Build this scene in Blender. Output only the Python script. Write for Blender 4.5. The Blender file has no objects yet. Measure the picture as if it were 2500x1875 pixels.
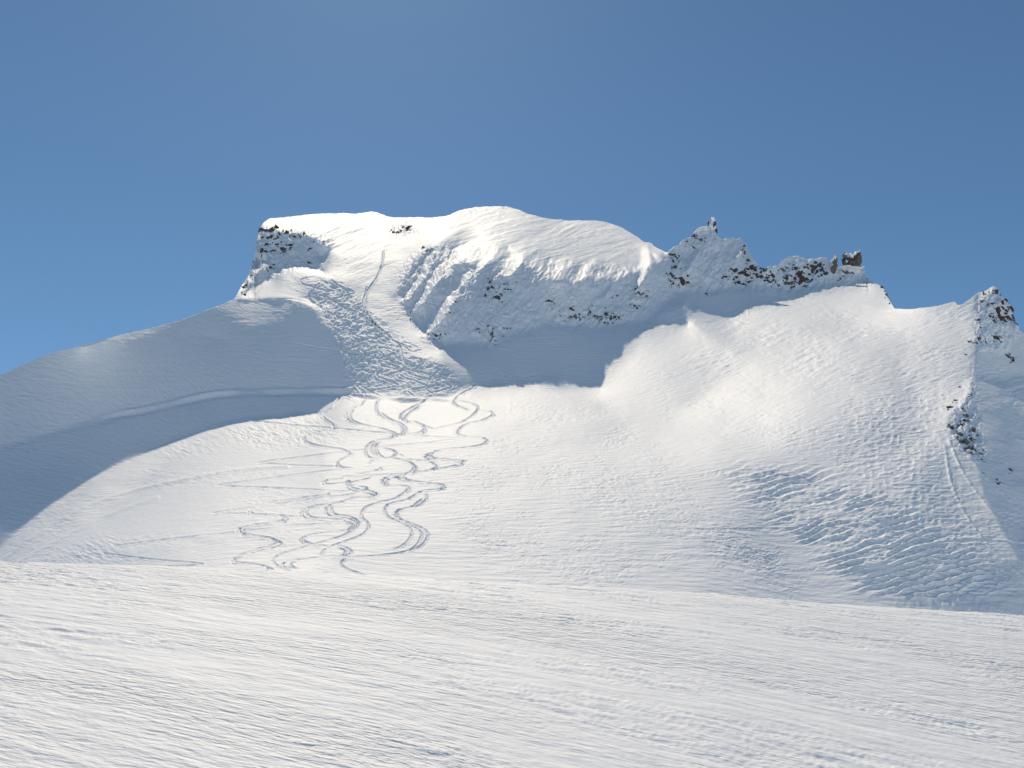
import bpy, bmesh, math, random
import numpy as np
from mathutils import Vector, Matrix

# ------------------------------------------------------------------ camera, sky, sun, exposure
C = bpy.context.scene.collection
SC = bpy.context.scene
PITCH = math.radians(18.0)
HFOV = math.radians(60.0)
SUN_EL = math.radians(50.0)
SUN_AZ = math.radians(-12.0)          # from +Y (view direction), negative = to the left

cam = bpy.data.cameras.new('camera')
cam.angle = HFOV
cam.sensor_fit = 'HORIZONTAL'
cam.clip_start = 0.5
cam.clip_end = 20000
camo = bpy.data.objects.new('camera', cam)
C.objects.link(camo)
camo.location = (0, 0, 0)
camo.rotation_euler = (math.radians(90) + PITCH, 0, 0)
SC.camera = camo

world = bpy.data.worlds.new('World')
SC.world = world
world.use_nodes = True
wn = world.node_tree
wn.nodes.clear()
sky = wn.nodes.new('ShaderNodeTexSky')
sky.sky_type = 'NISHITA'
sky.sun_disc = False
sky.sun_elevation = SUN_EL
sky.sun_rotation = SUN_AZ
sky.altitude = 2500
sky.air_density = 1.0
sky.dust_density = 0.6
sky.ozone_density = 1.6
bg = wn.nodes.new('ShaderNodeBackground')
bg.inputs['Strength'].default_value = 0.107
wo = wn.nodes.new('ShaderNodeOutputWorld')
tint = wn.nodes.new('ShaderNodeMix'); tint.data_type = 'RGBA'; tint.blend_type = 'MULTIPLY'
tint.inputs['Factor'].default_value = 1.0
tint.inputs['B'].default_value = (0.65, 0.845, 0.87, 1)      # arbitrary colour multiply over the sky and its light, tuned by eye
wn.links.new(sky.outputs['Color'], tint.inputs['A'])
wn.links.new(tint.outputs['Result'], bg.inputs['Color'])
wn.links.new(bg.outputs[0], wo.inputs['Surface'])

sun = bpy.data.lights.new('sun', 'SUN')
sun.energy = 3.5
sun.angle = math.radians(0.55)
sun.color = (1.0, 0.87, 0.67)
suno = bpy.data.objects.new('sun', sun)
C.objects.link(suno)
SV = np.array([math.cos(SUN_EL) * math.sin(SUN_AZ), math.cos(SUN_EL) * math.cos(SUN_AZ), math.sin(SUN_EL)])
suno.rotation_euler = Vector(SV).to_track_quat('Z', 'Y').to_euler()
suno.location = (0, 0, 300)

SC.view_settings.view_transform = 'Standard'
SC.view_settings.look = 'None'
SC.view_settings.exposure = 0.0
SC.view_settings.gamma = 1.0
SC.view_settings.use_curve_mapping = False
SC.cycles.max_bounces = 6
SC.cycles.diffuse_bounces = 4

# ------------------------------------------------------------------ helpers
K = 1024 / 2212.0                      # survey sheet units -> bearing grid units
F = 512 / math.tan(HFOV / 2)
cp, sp = math.cos(PITCH), math.sin(PITCH)

def dirs(u, v):
    """bearing grid (u, v) -> world direction with unit depth"""
    x = (np.asarray(u, float) - 512) / F
    z = (384 - np.asarray(v, float)) / F
    return np.stack([x, cp - z * sp, sp + z * cp], -1)

DU = np.array([1 / F, 0, 0])
DV = np.array([0, sp / F, -cp / F])

def curve(pts, xs):
    p = np.array(pts, float) * K
    return np.interp(xs, p[:, 0], p[:, 1])

def hash2(ix, iy, seed):
    h = (ix.astype(np.int64) * 374761393 + iy.astype(np.int64) * 668265263 + seed * 974711) & 0xffffffff
    h = ((h ^ (h >> 13)) * 1274126177) & 0xffffffff
    h = (h ^ (h >> 16)) & 0xffffffff
    return h / 4294967295.0

def noise(x, y, seed=0):
    ix = np.floor(x); iy = np.floor(y)
    fx = x - ix; fy = y - iy
    fx = fx * fx * fx * (fx * (fx * 6 - 15) + 10); fy = fy * fy * fy * (fy * (fy * 6 - 15) + 10)
    a = hash2(ix, iy, seed); b = hash2(ix + 1, iy, seed)
    c = hash2(ix, iy + 1, seed); d = hash2(ix + 1, iy + 1, seed)
    return (a * (1 - fx) + b * fx) * (1 - fy) + (c * (1 - fx) + d * fx) * fy * 1.0 - 0.5

def fbm(x, y, seed=0, oct=4, rough=0.5):
    s = 0; a = 1.0
    for k in range(oct):
        s = s + a * noise(x * 2 ** k + 17.3 * k, y * 2 ** k - 9.1 * k, seed + k)
        a *= rough
    return s

def inside(poly, X, Y):
    m = np.zeros(X.shape, bool)
    n = len(poly)
    for i in range(n):
        x1, y1 = poly[i]; x2, y2 = poly[(i + 1) % n]
        if y1 == y2: continue
        c = (y1 > Y) != (y2 > Y)
        xi = (x2 - x1) * (Y - y1) / (y2 - y1) + x1
        m ^= c & (X < xi)
    return m

def blur(a, r):
    r = int(round(r))
    if r < 1: return a
    for _ in range(2):
        for ax in (0, 1):
            p = np.pad(a, [(r + 1, r) if k == ax else (0, 0) for k in (0, 1)], mode='edge')
            c = np.cumsum(p, axis=ax)
            n = a.shape[ax]
            if ax == 0: a = (c[2 * r + 1:2 * r + 1 + n] - c[:n]) / (2 * r + 1)
            else: a = (c[:, 2 * r + 1:2 * r + 1 + n] - c[:, :n]) / (2 * r + 1)
    return a

# ------------------------------------------------------------------ survey: skyline and brow lines (sheet 2212 x 1659)
SKY = [(-400, 905), (-200, 868), (0, 811), (60, 783), (120, 761), (176, 747), (240, 729), (320, 711), (388, 693), (440, 673), (504, 648),
       (508, 643), (514, 631), (522, 617), (534, 600), (543, 573), (550, 557), (552, 540), (556, 515), (560, 494), (570, 480), (584, 472), (615, 470),
       (658, 465), (694, 462), (742, 461), (766, 462), (802, 457), (817, 460), (836, 467), (850, 470), (922, 470), (955, 468), (971, 464),
       (993, 455), (1029, 447), (1065, 445), (1096, 447), (1120, 453), (1139, 462), (1173, 471), (1197, 475), (1233, 476), (1293, 477),
       (1317, 482), (1341, 491), (1362, 503), (1379, 513), (1391, 523), (1406, 524), (1414, 533), (1429, 540), (1443, 546), (1448, 540),
       (1465, 529), (1479, 516), (1496, 508), (1500, 499), (1508, 492), (1524, 489), (1540, 492), (1549, 506), (1554, 513), (1580, 516), (1585, 512),
       (1591, 518), (1601, 514), (1605, 524), (1614, 529), (1616, 541), (1623, 553), (1633, 567), (1640, 579), (1655, 579), (1676, 576),
       (1688, 562), (1707, 553), (1727, 552), (1739, 556), (1755, 558), (1777, 554), (1784, 556), (1798, 568), (1811, 577),
       (1860, 576), (1866, 584), (1871, 596), (1875, 607), (1900, 616), (1909, 624), (1915, 634), (1922, 650), (1932, 667), (1964, 668),
       (1996, 665), (2031, 660), (2047, 654), (2063, 652), (2069, 660), (2079, 659), (2095, 647), (2111, 633), (2133, 626), (2146, 618),
       (2154, 622), (2160, 636), (2168, 644), (2178, 653), (2188, 674), (2192, 697), (2204, 713), (2212, 719), (2300, 765), (2450, 790), (2700, 830)]
BROW = [(-400, 1208), (0, 1214), (400, 1225), (740, 1238), (1100, 1259), (1500, 1281), (1800, 1304), (2212, 1331), (2700, 1362)]

def skyline(u): return curve(SKY, u)
def brow(u): return curve(BROW, u)

# ------------------------------------------------------------------ relief solve: slopes and aspects -> a height surface
# slope a (deg), aspect b (deg, 0 = faces the viewer, + right, - left); each entry: a, b, blur, polygon
REG = [
 # bowl floor and walls
 (23, 0, 14, [(900, 840), (1300, 840), (1600, 880), (1600, 1010), (1000, 1030), (900, 940)]),
 (26, -6, 25, [(1050, 1010), (1700, 1010), (1800, 1330), (900, 1280), (900, 1060)]),
 (27, -10, 25, [(1480, 700), (1880, 640), (2050, 700), (2050, 900), (1700, 900), (1500, 800)]),
 (38, -18, 30, [(1700, 930), (2060, 860), (2130, 1100), (2212, 1300), (2212, 1400), (1800, 1400), (1650, 1100)]),
 (51, 0, 18, [(2040, 960), (2100, 1020), (2212, 1200), (2500, 1400), (2212, 1420), (2000, 1200), (1960, 1040)]),
 (36, -40, 14, [(1940, 664), (2090, 640), (2112, 720), (2100, 800), (2050, 880), (1960, 860)]),
 (32, -8, 10, [(1300, 840), (1320, 790), (1400, 705), (1490, 700), (1620, 790), (1460, 890), (1300, 880)]),
 # left mound
 (15, -12, 20, [(-300, 1400), (-300, 1190), (0, 1185), (200, 1030), (500, 925), (700, 905), (700, 1250), (0, 1400)]),
 (21, 12, 12, [(0, 1215), (120, 1110), (300, 985), (420, 960), (250, 1090), (100, 1200), (60, 1250)]),
 # left shoulder in shade
 (63, 8, 5, [(-400, 860), (0, 800), (250, 715), (440, 662), (505, 640), (610, 640), (688, 672), (724, 740), (740, 800), (742, 845), (520, 846), (400, 864), (200, 912), (-50, 985), (-400, 1040)]),
 (46, 6, 5, [(-400, 1040), (-50, 985), (200, 914), (400, 864), (520, 846), (742, 845), (690, 890), (500, 908), (380, 945), (200, 1030), (0, 1180), (-300, 1400), (-500, 1300)]),
 # summit block on the left
 (40, -15, 3, [(505, 645), (560, 600), (640, 582), (705, 600), (700, 650), (610, 645), (590, 642)]),
 (58, 25, 3, [(520, 640), (560, 580), (552, 520), (560, 490), (580, 500), (640, 500), (700, 520), (715, 540), (680, 560), (690, 580), (650, 575), (600, 580), (590, 605), (560, 610)]),
 (34, 0, 4, [(565, 485), (590, 470), (720, 462), (810, 455), (860, 468), (955, 468), (960, 500), (870, 540), (780, 560), (720, 540), (690, 500), (620, 490)]),
 (37, -18, 6, [(700, 540), (800, 550), (900, 520), (1000, 460), (880, 600), (840, 680), (760, 620), (700, 610)]),
 # couloir
 (44, 8, 6, [(640, 600), (760, 610), (800, 680), (860, 760), (1010, 825), (960, 860), (745, 850), (735, 770), (700, 680)]),
 (38, -30, 6, [(780, 620), (860, 640), (900, 700), (950, 740), (960, 800), (870, 770), (800, 690)]),
 (42, 0, 6, [(880, 770), (980, 790), (1020, 830), (940, 860), (860, 850)]),
 # dome
 (34, -3, 8, [(960, 460), (1065, 425), (1200, 460), (1300, 466), (1400, 520), (1390, 575), (1330, 600), (1250, 604), (1180, 602), (1140, 570), (1100, 555), (1000, 560), (930, 520)]),
 # main cliff, shaded
 (59, 16, 4, [(900, 560), (960, 520), (985, 520), (975, 565), (1040, 570), (1110, 548), (1150, 580), (1190, 606), (1250, 608), (1335, 604), (1392, 580), (1440, 560), (1450, 640), (1400, 690), (1300, 710), (1190, 700), (1120, 720), (1060, 745), (960, 745), (930, 720), (880, 680), (850, 640)]),
 (44, 6, 12, [(960, 745), (1060, 745), (1120, 720), (1190, 700), (1300, 710), (1400, 690), (1470, 660), (1490, 700), (1400, 705), (1300, 838), (1020, 830)]),
 # needle ridge
 (58, 8, 4, [(1440, 550), (1465, 530), (1500, 500), (1545, 500), (1600, 520), (1640, 580), (1700, 560), (1790, 556), (1870, 580), (1880, 610), (1740, 620), (1600, 620), (1480, 630), (1450, 620)]),
 (40, 4, 10, [(1480, 630), (1600, 620), (1740, 620), (1880, 605), (1880, 625), (1790, 640), (1690, 648), (1600, 675), (1570, 688), (1500, 660)]),
 # right arete, shaded side
 (58, 35, 2, [(2146, 616), (2200, 690), (2500, 780), (2500, 1400), (2212, 1230), (2130, 1080), (2110, 1000), (2050, 930), (2045, 905), (2090, 860), (2108, 780), (2108, 730), (2130, 660)]),
 # light snow ribs on the cliffs (sunny flanks)
] + [(42, -50, 1, p) for p in [
 [(948, 572), (960, 566), (950, 600), (905, 668), (892, 672), (925, 610)],
 [(905, 600), (918, 560), (940, 540), (925, 590), (880, 650), (868, 648)],
 [(1005, 585), (1016, 590), (985, 640), (960, 690), (920, 725), (925, 700), (950, 660), (985, 625)],
 [(1080, 592), (1085, 560), (1100, 530), (1130, 560), (1120, 580), (1100, 596)],
 [(974, 578), (985, 535), (1040, 510), (1080, 535), (1075, 552), (1010, 555), (990, 570)],
 [(1028, 590), (1030, 570), (1045, 558), (1055, 560), (1040, 580)],
 [(1180, 592), (1185, 560), (1240, 560), (1230, 580), (1200, 590)],
 [(1236, 614), (1250, 585), (1280, 565), (1290, 568), (1260, 590), (1245, 612)],
 [(1302, 582), (1315, 568), (1326, 566), (1310, 580)],
 [(1304, 640), (1310, 616), (1318, 616), (1312, 634)],
 [(1372, 625), (1380, 590), (1385, 540), (1398, 530), (1404, 548), (1398, 590), (1380, 622)],
 [(1480, 582), (1495, 545), (1510, 540), (1495, 570), (1484, 585)],
 [(1565, 528), (1575, 528), (1602, 542), (1600, 556), (1585, 556)],
 [(1408, 548), (1440, 550), (1425, 566), (1418, 566)],
 [(1446, 595), (1455, 570), (1472, 555), (1466, 570), (1452, 594)],
 [(522, 612), (560, 560), (575, 560), (545, 600), (530, 625)],
]]

EDGES = [[(-150, 1290), (0, 1180), (100, 1100), (200, 1032), (300, 975), (380, 945), (450, 922), (520, 908), (600, 905), (690, 893)],
 [(1020, 830), (1060, 834), (1120, 833), (1160, 832), (1185, 820), (1230, 828), (1300, 838),
  (1310, 800), (1330, 768), (1375, 730), (1405, 706), (1440, 702), (1487, 704), (1482, 680), (1476, 655)],
 [(1505, 666), (1540, 680), (1575, 689), (1600, 680), (1630, 662), (1660, 658), (1690, 650), (1740, 641)],
 [(545, 636), (575, 600), (598, 576), (640, 575), (700, 586)]]

def shadow_pairs(field=None):
    """(shadow edge, casting crest) pairs on the survey sheet"""
    P = []
    fwd = SV[1] * cp + SV[2] * sp; up = SV[2] * cp - SV[1] * sp
    vu, vv = 512 + F * SV[0] / fwd, 384 - F * up / fwd
    E2 = []
    for E in EDGES:
        for (xa, ya), (xb, yb) in zip(E[:-1], E[1:]):
            n = max(1, int(math.hypot(xb - xa, yb - ya) * K / 1.0))
            E2 += [(xa + (xb - xa) * k / n, ya + (yb - ya) * k / n) for k in range(n)]
    for x, y in E2:
        u, v = x * K, y * K
        t = np.linspace(0, 0.6, 900)
        uu = u + (vu - u) * t; vw = v + (vv - v) * t
        hit = np.where(vw < skyline(uu) + 1.5)[0]
        if len(hit) == 0 or hit[0] < 8: continue
        k = hit[0]
        dB = dirs(u, v)
        def ray(ii):
            dC = dirs(uu[ii], vw[ii])
            # r dC - t SV = dB  (coplanar), least squares
            a11 = (dC * dC).sum(-1); a12 = -(dC @ SV); b1 = dC @ dB; b2 = -(SV @ dB)
            return (b1 * 1 - a12 * b2) / (a11 - a12 * a12)
        if field is not None:
            ii = np.arange(max(3, int(k * .3)), k + 1)
            ex = np.log(ray(ii)) - (sample(field, uu[ii], vw[ii]) - sample(field, np.array([u]), np.array([v]))[0])
            k = int(ii[np.argmax(ex)])
        P.append((u, v, uu[k], vw[k], math.log(float(ray(np.array([k]))[0]))))
    return P

U0, U1, V0, V1 = -140.0, 1164.0, 204.0, 660.0

def solve_level(step, init=None):
    us = np.arange(U0, U1 + .1, step); vs = np.arange(V0, V1 + .1, step)
    U, V = np.meshgrid(us, vs)
    a = np.full(U.shape, 25.0); b = np.zeros(U.shape)
    for (sa, sb, br, poly) in REG:
        m = inside([(x * K, y * K) for x, y in poly], U, V).astype(float)
        m = blur(m, br * K / step)
        a = a * (1 - m) + sa * m; b = b * (1 - m) + sb * m
    ssm = np.array([skyline(us + k).tolist() for k in (-4, -3, -2, -1, 0, 1, 2, 3, 4)])
    ir = np.clip(np.ceil((ssm.mean(0) + 3 - V0) / step).astype(int), 0, len(vs) - 1)
    rows_ = np.maximum(np.arange(len(vs))[:, None], ir[None, :])
    cols_ = np.broadcast_to(np.arange(len(us))[None, :], rows_.shape)
    a = a[rows_, cols_]; b = b[rows_, cols_]
    a = a + 3.5 * fbm(U / 60, V / 24, 3, 3) * (a < 50)
    b = b + 22.0 * fbm(U / 70, V / 30, 9, 3)
    a = np.radians(a); b = np.radians(b)
    n = np.stack([np.sin(a) * np.sin(b), -np.sin(a) * np.cos(b), np.cos(a)], -1)
    D = dirs(U, V)
    dn = -(D * n).sum(-1)
    dn = np.maximum(dn, 0.09)
    gu = (n @ DU) / dn * step
    gv = (n @ DV) / dn * step
    w = dn ** 0.8
    ok = V > ssm.min(0)[None, :] - 4 - step
    mu = (ok[:, 1:] & ok[:, :-1]) * 0.5 * (w[:, 1:] + w[:, :-1])
    mv = (ok[1:] & ok[:-1]) * 0.5 * (w[1:] + w[:-1])
    tu = 0.5 * (gu[:, 1:] + gu[:, :-1]); tv = 0.5 * (gv[1:] + gv[:-1])
    prs = shadow_pairs(init)
    bi = np.array([[(p[1] - V0) / step, (p[0] - U0) / step, (p[3] - V0) / step + 0.5, (p[2] - U0) / step] for p in prs])
    bi = np.round(bi).astype(int)
    bi[:, [0, 2]] = np.clip(bi[:, [0, 2]], 0, len(vs) - 1); bi[:, [1, 3]] = np.clip(bi[:, [1, 3]], 0, len(us) - 1)
    dl = np.array([p[4] for p in prs]); wp = PAIR_W / step * np.interp([p[0] for p in prs], [-150 * K, 260 * K], [0.0, 1.0])
    def At(ru, rv):
        o = np.zeros(U.shape)
        o[:, 1:] += ru; o[:, :-1] -= ru
        o[1:] += rv; o[:-1] -= rv
        return o
    def Amul(L):
        o = At(mu * (L[:, 1:] - L[:, :-1]), mv * (L[1:] - L[:-1]))
        d = (L[bi[:, 2], bi[:, 3]] - L[bi[:, 0], bi[:, 1]]) * wp
        np.add.at(o, (bi[:, 2], bi[:, 3]), d); np.add.at(o, (bi[:, 0], bi[:, 1]), -d)
        return o + 1e-7 * L
    rhs = At(mu * tu, mv * tv)
    np.add.at(rhs, (bi[:, 2], bi[:, 3]), dl * wp); np.add.at(rhs, (bi[:, 0], bi[:, 1]), -dl * wp)
    diag = np.full(U.shape, 1e-7)
    diag[:, 1:] += mu; diag[:, :-1] += mu; diag[1:] += mv; diag[:-1] += mv
    diag[diag < 1e-5] = 1
    if init is None: L = np.zeros(U.shape)
    else: L = sample(init, U, V)
    r = rhs - Amul(L); z = r / diag; p = z.copy(); rz = (r * z).sum()
    for it in range({8: 600, 4: 400, 2: 300, 1: 160}[step]):
        q = Amul(p); al = rz / (p * q).sum()
        L += al * p; r -= al * q
        z = r / diag; rn = (r * z).sum(); p = z + rn / rz * p; rz = rn
    # carry values a little into the sky cells so sampling at the skyline is clean
    okf = ok.copy()
    for _ in range(6):
        up_ = np.zeros_like(okf); up_[:-1] = okf[1:] & ~okf[:-1]
        r_, c_ = np.where(up_)
        L[r_, c_] = L[r_ + 1, c_] + np.clip(L[np.minimum(r_ + 1, L.shape[0] - 1), c_] - L[np.minimum(r_ + 2, L.shape[0] - 1), c_], -.02, .02)
        okf |= up_
    return (L, step)

def sample(field, U, V):
    L, step = field
    x = np.clip((U - U0) / step, 0, L.shape[1] - 1.001); y = np.clip((V - V0) / step, 0, L.shape[0] - 1.001)
    ix = x.astype(int); iy = y.astype(int); fx = x - ix; fy = y - iy
    return (L[iy, ix] * (1 - fx) + L[iy, ix + 1] * fx) * (1 - fy) + (L[iy + 1, ix] * (1 - fx) + L[iy + 1, ix + 1] * fx) * fy

PAIR_W = 0.5
fld = None
for st in (8, 4, 2, 1):
    fld = solve_level(st, fld)
L_, s_ = fld
ref = float(sample(fld, np.array([500.0]), np.array([580.0]))[0])
fld = (np.clip(L_ - ref + math.log(165.0), 3, 9), s_)
for uu in (20, 250, 350, 500, 600, 720, 850, 1000):
    vv = np.linspace(float(skyline(uu)) + 1, float(brow(uu)), 8)
    rr = np.exp(sample(fld, np.full(8, float(uu)), vv))

# ------------------------------------------------------------------ materials
def snow_material(name, stretch, bump1, bump2, col=(0.92, 0.93, 0.955), ang=0.0, sc1=0.5, sc2=2.2, plo=.3):
    m = bpy.data.materials.new(name); m.use_nodes = True
    nt = m.node_tree; N = nt.nodes; Lk = nt.links
    b = N['Principled BSDF']
    b.inputs['Base Color'].default_value = (*col, 1)
    b.inputs['Roughness'].default_value = 0.7
    b.inputs['Specular IOR Level'].default_value = 0.25
    tc = N.new('ShaderNodeTexCoord'); mp = N.new('ShaderNodeMapping')
    m0 = N.new('ShaderNodeMapping'); m0.inputs['Rotation'].default_value = (0, 0, ang); mp.inputs['Scale'].default_value = stretch
    Lk.new(tc.outputs['Object'], m0.inputs['Vector']); Lk.new(m0.outputs[0], mp.inputs['Vector'])
    n1 = N.new('ShaderNodeTexNoise'); n1.inputs['Scale'].default_value = sc1; n1.inputs['Detail'].default_value = 6
    n2 = N.new('ShaderNodeTexNoise'); n2.inputs['Scale'].default_value = sc2; n2.inputs['Detail'].default_value = 5
    for n in (n1, n2): Lk.new(mp.outputs[0], n.inputs['Vector'])
    b1 = N.new('ShaderNodeBump'); b1.inputs['Distance'].default_value = bump1; b1.inputs['Strength'].default_value = 1
    b2 = N.new('ShaderNodeBump'); b2.inputs['Distance'].default_value = bump2; b2.inputs['Strength'].default_value = 1
    pn = N.new('ShaderNodeTexNoise'); pn.inputs['Scale'].default_value = sc1 * .09; pn.inputs['Detail'].default_value = 5; pn.inputs['Roughness'].default_value = .65
    Lk.new(mp.outputs[0], pn.inputs['Vector'])
    mr = N.new('ShaderNodeMapRange'); mr.inputs['From Min'].default_value = .40; mr.inputs['From Max'].default_value = .60
    mr.inputs['To Min'].default_value = plo; mr.inputs['To Max'].default_value = 1.0
    Lk.new(pn.outputs[0], mr.inputs['Value']); Lk.new(mr.outputs[0], b2.inputs['Strength'])
    Lk.new(n1.outputs[0], b1.inputs['Height']); Lk.new(n2.outputs[0], b2.inputs['Height'])
    Lk.new(b1.outputs[0], b2.inputs['Normal']); Lk.new(b2.outputs[0], b.inputs['Normal'])
    return m

M_SNOW = snow_material('mountain_snow', (0.35, 1, 1), 0.5, 0.12)
M_FORE = snow_material('wind_scoured_snow', (0.2, 1, 1), 0.3, 0.5, ang=0.34, sc1=0.8, sc2=2.6, plo=.2)

# ------------------------------------------------------------------ mountain mesh
def grid_normals(P):
    du = np.gradient(P, axis=1); dv = np.gradient(P, axis=0)
    n = np.cross(du, dv)
    n /= np.linalg.norm(n, axis=-1)[..., None] + 1e-12
    return -n if np.median(n[..., 2]) < 0 else n

def quad_mesh(name, P, Nn, q, mat):
    """mesh from the chosen quads of a grid, with the grid's own smooth normals"""
    used, inv = np.unique(q.reshape(-1), return_inverse=True)
    co = P.reshape(-1, 3)[used]; nn = Nn.reshape(-1, 3)[used]
    me = bpy.data.meshes.new(name)
    me.vertices.add(len(co)); me.vertices.foreach_set('co', co.reshape(-1).astype(np.float32))
    me.loops.add(len(q) * 4); me.loops.foreach_set('vertex_index', inv.reshape(-1).astype(np.int32))
    me.polygons.add(len(q)); me.polygons.foreach_set('loop_start', np.arange(0, len(q) * 4, 4, dtype=np.int32))
    me.polygons.foreach_set('use_smooth', np.ones(len(q), bool))
    me.update(calc_edges=True)
    me.materials.append(mat)
    me.normals_split_custom_set_from_vertices(nn.astype(np.float32))
    o = bpy.data.objects.new(name, me); C.objects.link(o)
    return o

uc = np.concatenate([np.arange(-130, -4, 2.5), np.arange(-4, 224, 1.0), np.arange(224, 500, 0.5), np.arange(500, 1028, 0.9), np.arange(1028, 1156, 2.5)])
NC = len(uc)
S = skyline(uc)
S = S - 0.7 * np.abs(noise(uc / 2.3, uc * 0, 5)) - 0.5 * noise(uc / 6.0, uc * 0, 6)
low = np.concatenate([np.arange(652, 596, -4.0), np.arange(596, 400, -0.42)])
nup = 330
tt = np.linspace(0, 1, nup)
V = np.concatenate([np.repeat(low[:, None], NC, 1), 400 + (S[None, :] - 400) * tt[:, None]], 0)
U = np.repeat(uc[None, :], V.shape[0], 0)
NR = V.shape[0]
P = dirs(U, V) * np.exp(sample(fld, U, V))[..., None]
PX = np.linalg.norm(P, axis=-1) / F            # metres per bearing cell
N0 = grid_normals(P)
N0 = np.stack([blur(N0[..., k], 3) for k in range(3)], -1)
N0 /= np.linalg.norm(N0, axis=-1)[..., None]

def row_of(u, v):
    """fractional row of a point of the survey"""
    s = np.interp(u, uc, S)
    return np.where(v >= 400, np.interp(-v, -low, np.arange(len(low))), len(low) + (v - 400) / (s - 400) * (nup - 1))

def smooth_line(pts, step=0.6):
    p = np.array(pts, float) * K
    q = np.concatenate([[2 * p[0] - p[1]], p, [2 * p[-1] - p[-2]]])
    out = []
    for i in range(1, len(q) - 2):
        n = max(2, int(np.linalg.norm(q[i + 1] - q[i]) / step))
        t = (np.arange(n) / n)[:, None]
        out.append(0.5 * (2 * q[i] + (q[i + 1] - q[i - 1]) * t + (2 * q[i - 1] - 5 * q[i] + 4 * q[i + 1] - q[i + 2]) * t ** 2
                          + (-q[i - 1] + 3 * q[i] - 3 * q[i + 1] + q[i + 2]) * t ** 3))
    out.append(q[-2][None])
    return np.concatenate(out)

def stamp(line, dist, sgn, R=4.0, ids=None, k=-1, wv=1.25, vals=None, vout=None):
    rr = row_of(line[:, 0], line[:, 1]); cc = np.interp(line[:, 0], uc, np.arange(NC))
    for pi_, ((u, v), r, c) in enumerate(zip(line, rr, cc)):
        r0 = int(r) - int(R / 0.4); r1 = int(r) + int(R / 0.4) + 2; c0 = int(c) - int(R / 0.5); c1 = int(c) + int(R / 0.5) + 2
        r0 = max(r0, 0); c0 = max(c0, 0); r1 = min(r1, NR); c1 = min(c1, NC)
        if r0 >= r1 or c0 >= c1: continue
        du = U[r0:r1, c0:c1] - u; dv = (V[r0:r1, c0:c1] - v) * wv
        d = np.sqrt(du * du + dv * dv)
        D = dist[r0:r1, c0:c1]; m = d < D
        D[m] = d[m]
        if vals is not None: vout[r0:r1, c0:c1][m] = vals[pi_]
        if sgn is not None: sgn[r0:r1, c0:c1][m] = dv[m]
        if ids is not None: ids[r0:r1, c0:c1][m & (d < 0.8)] = k

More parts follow.
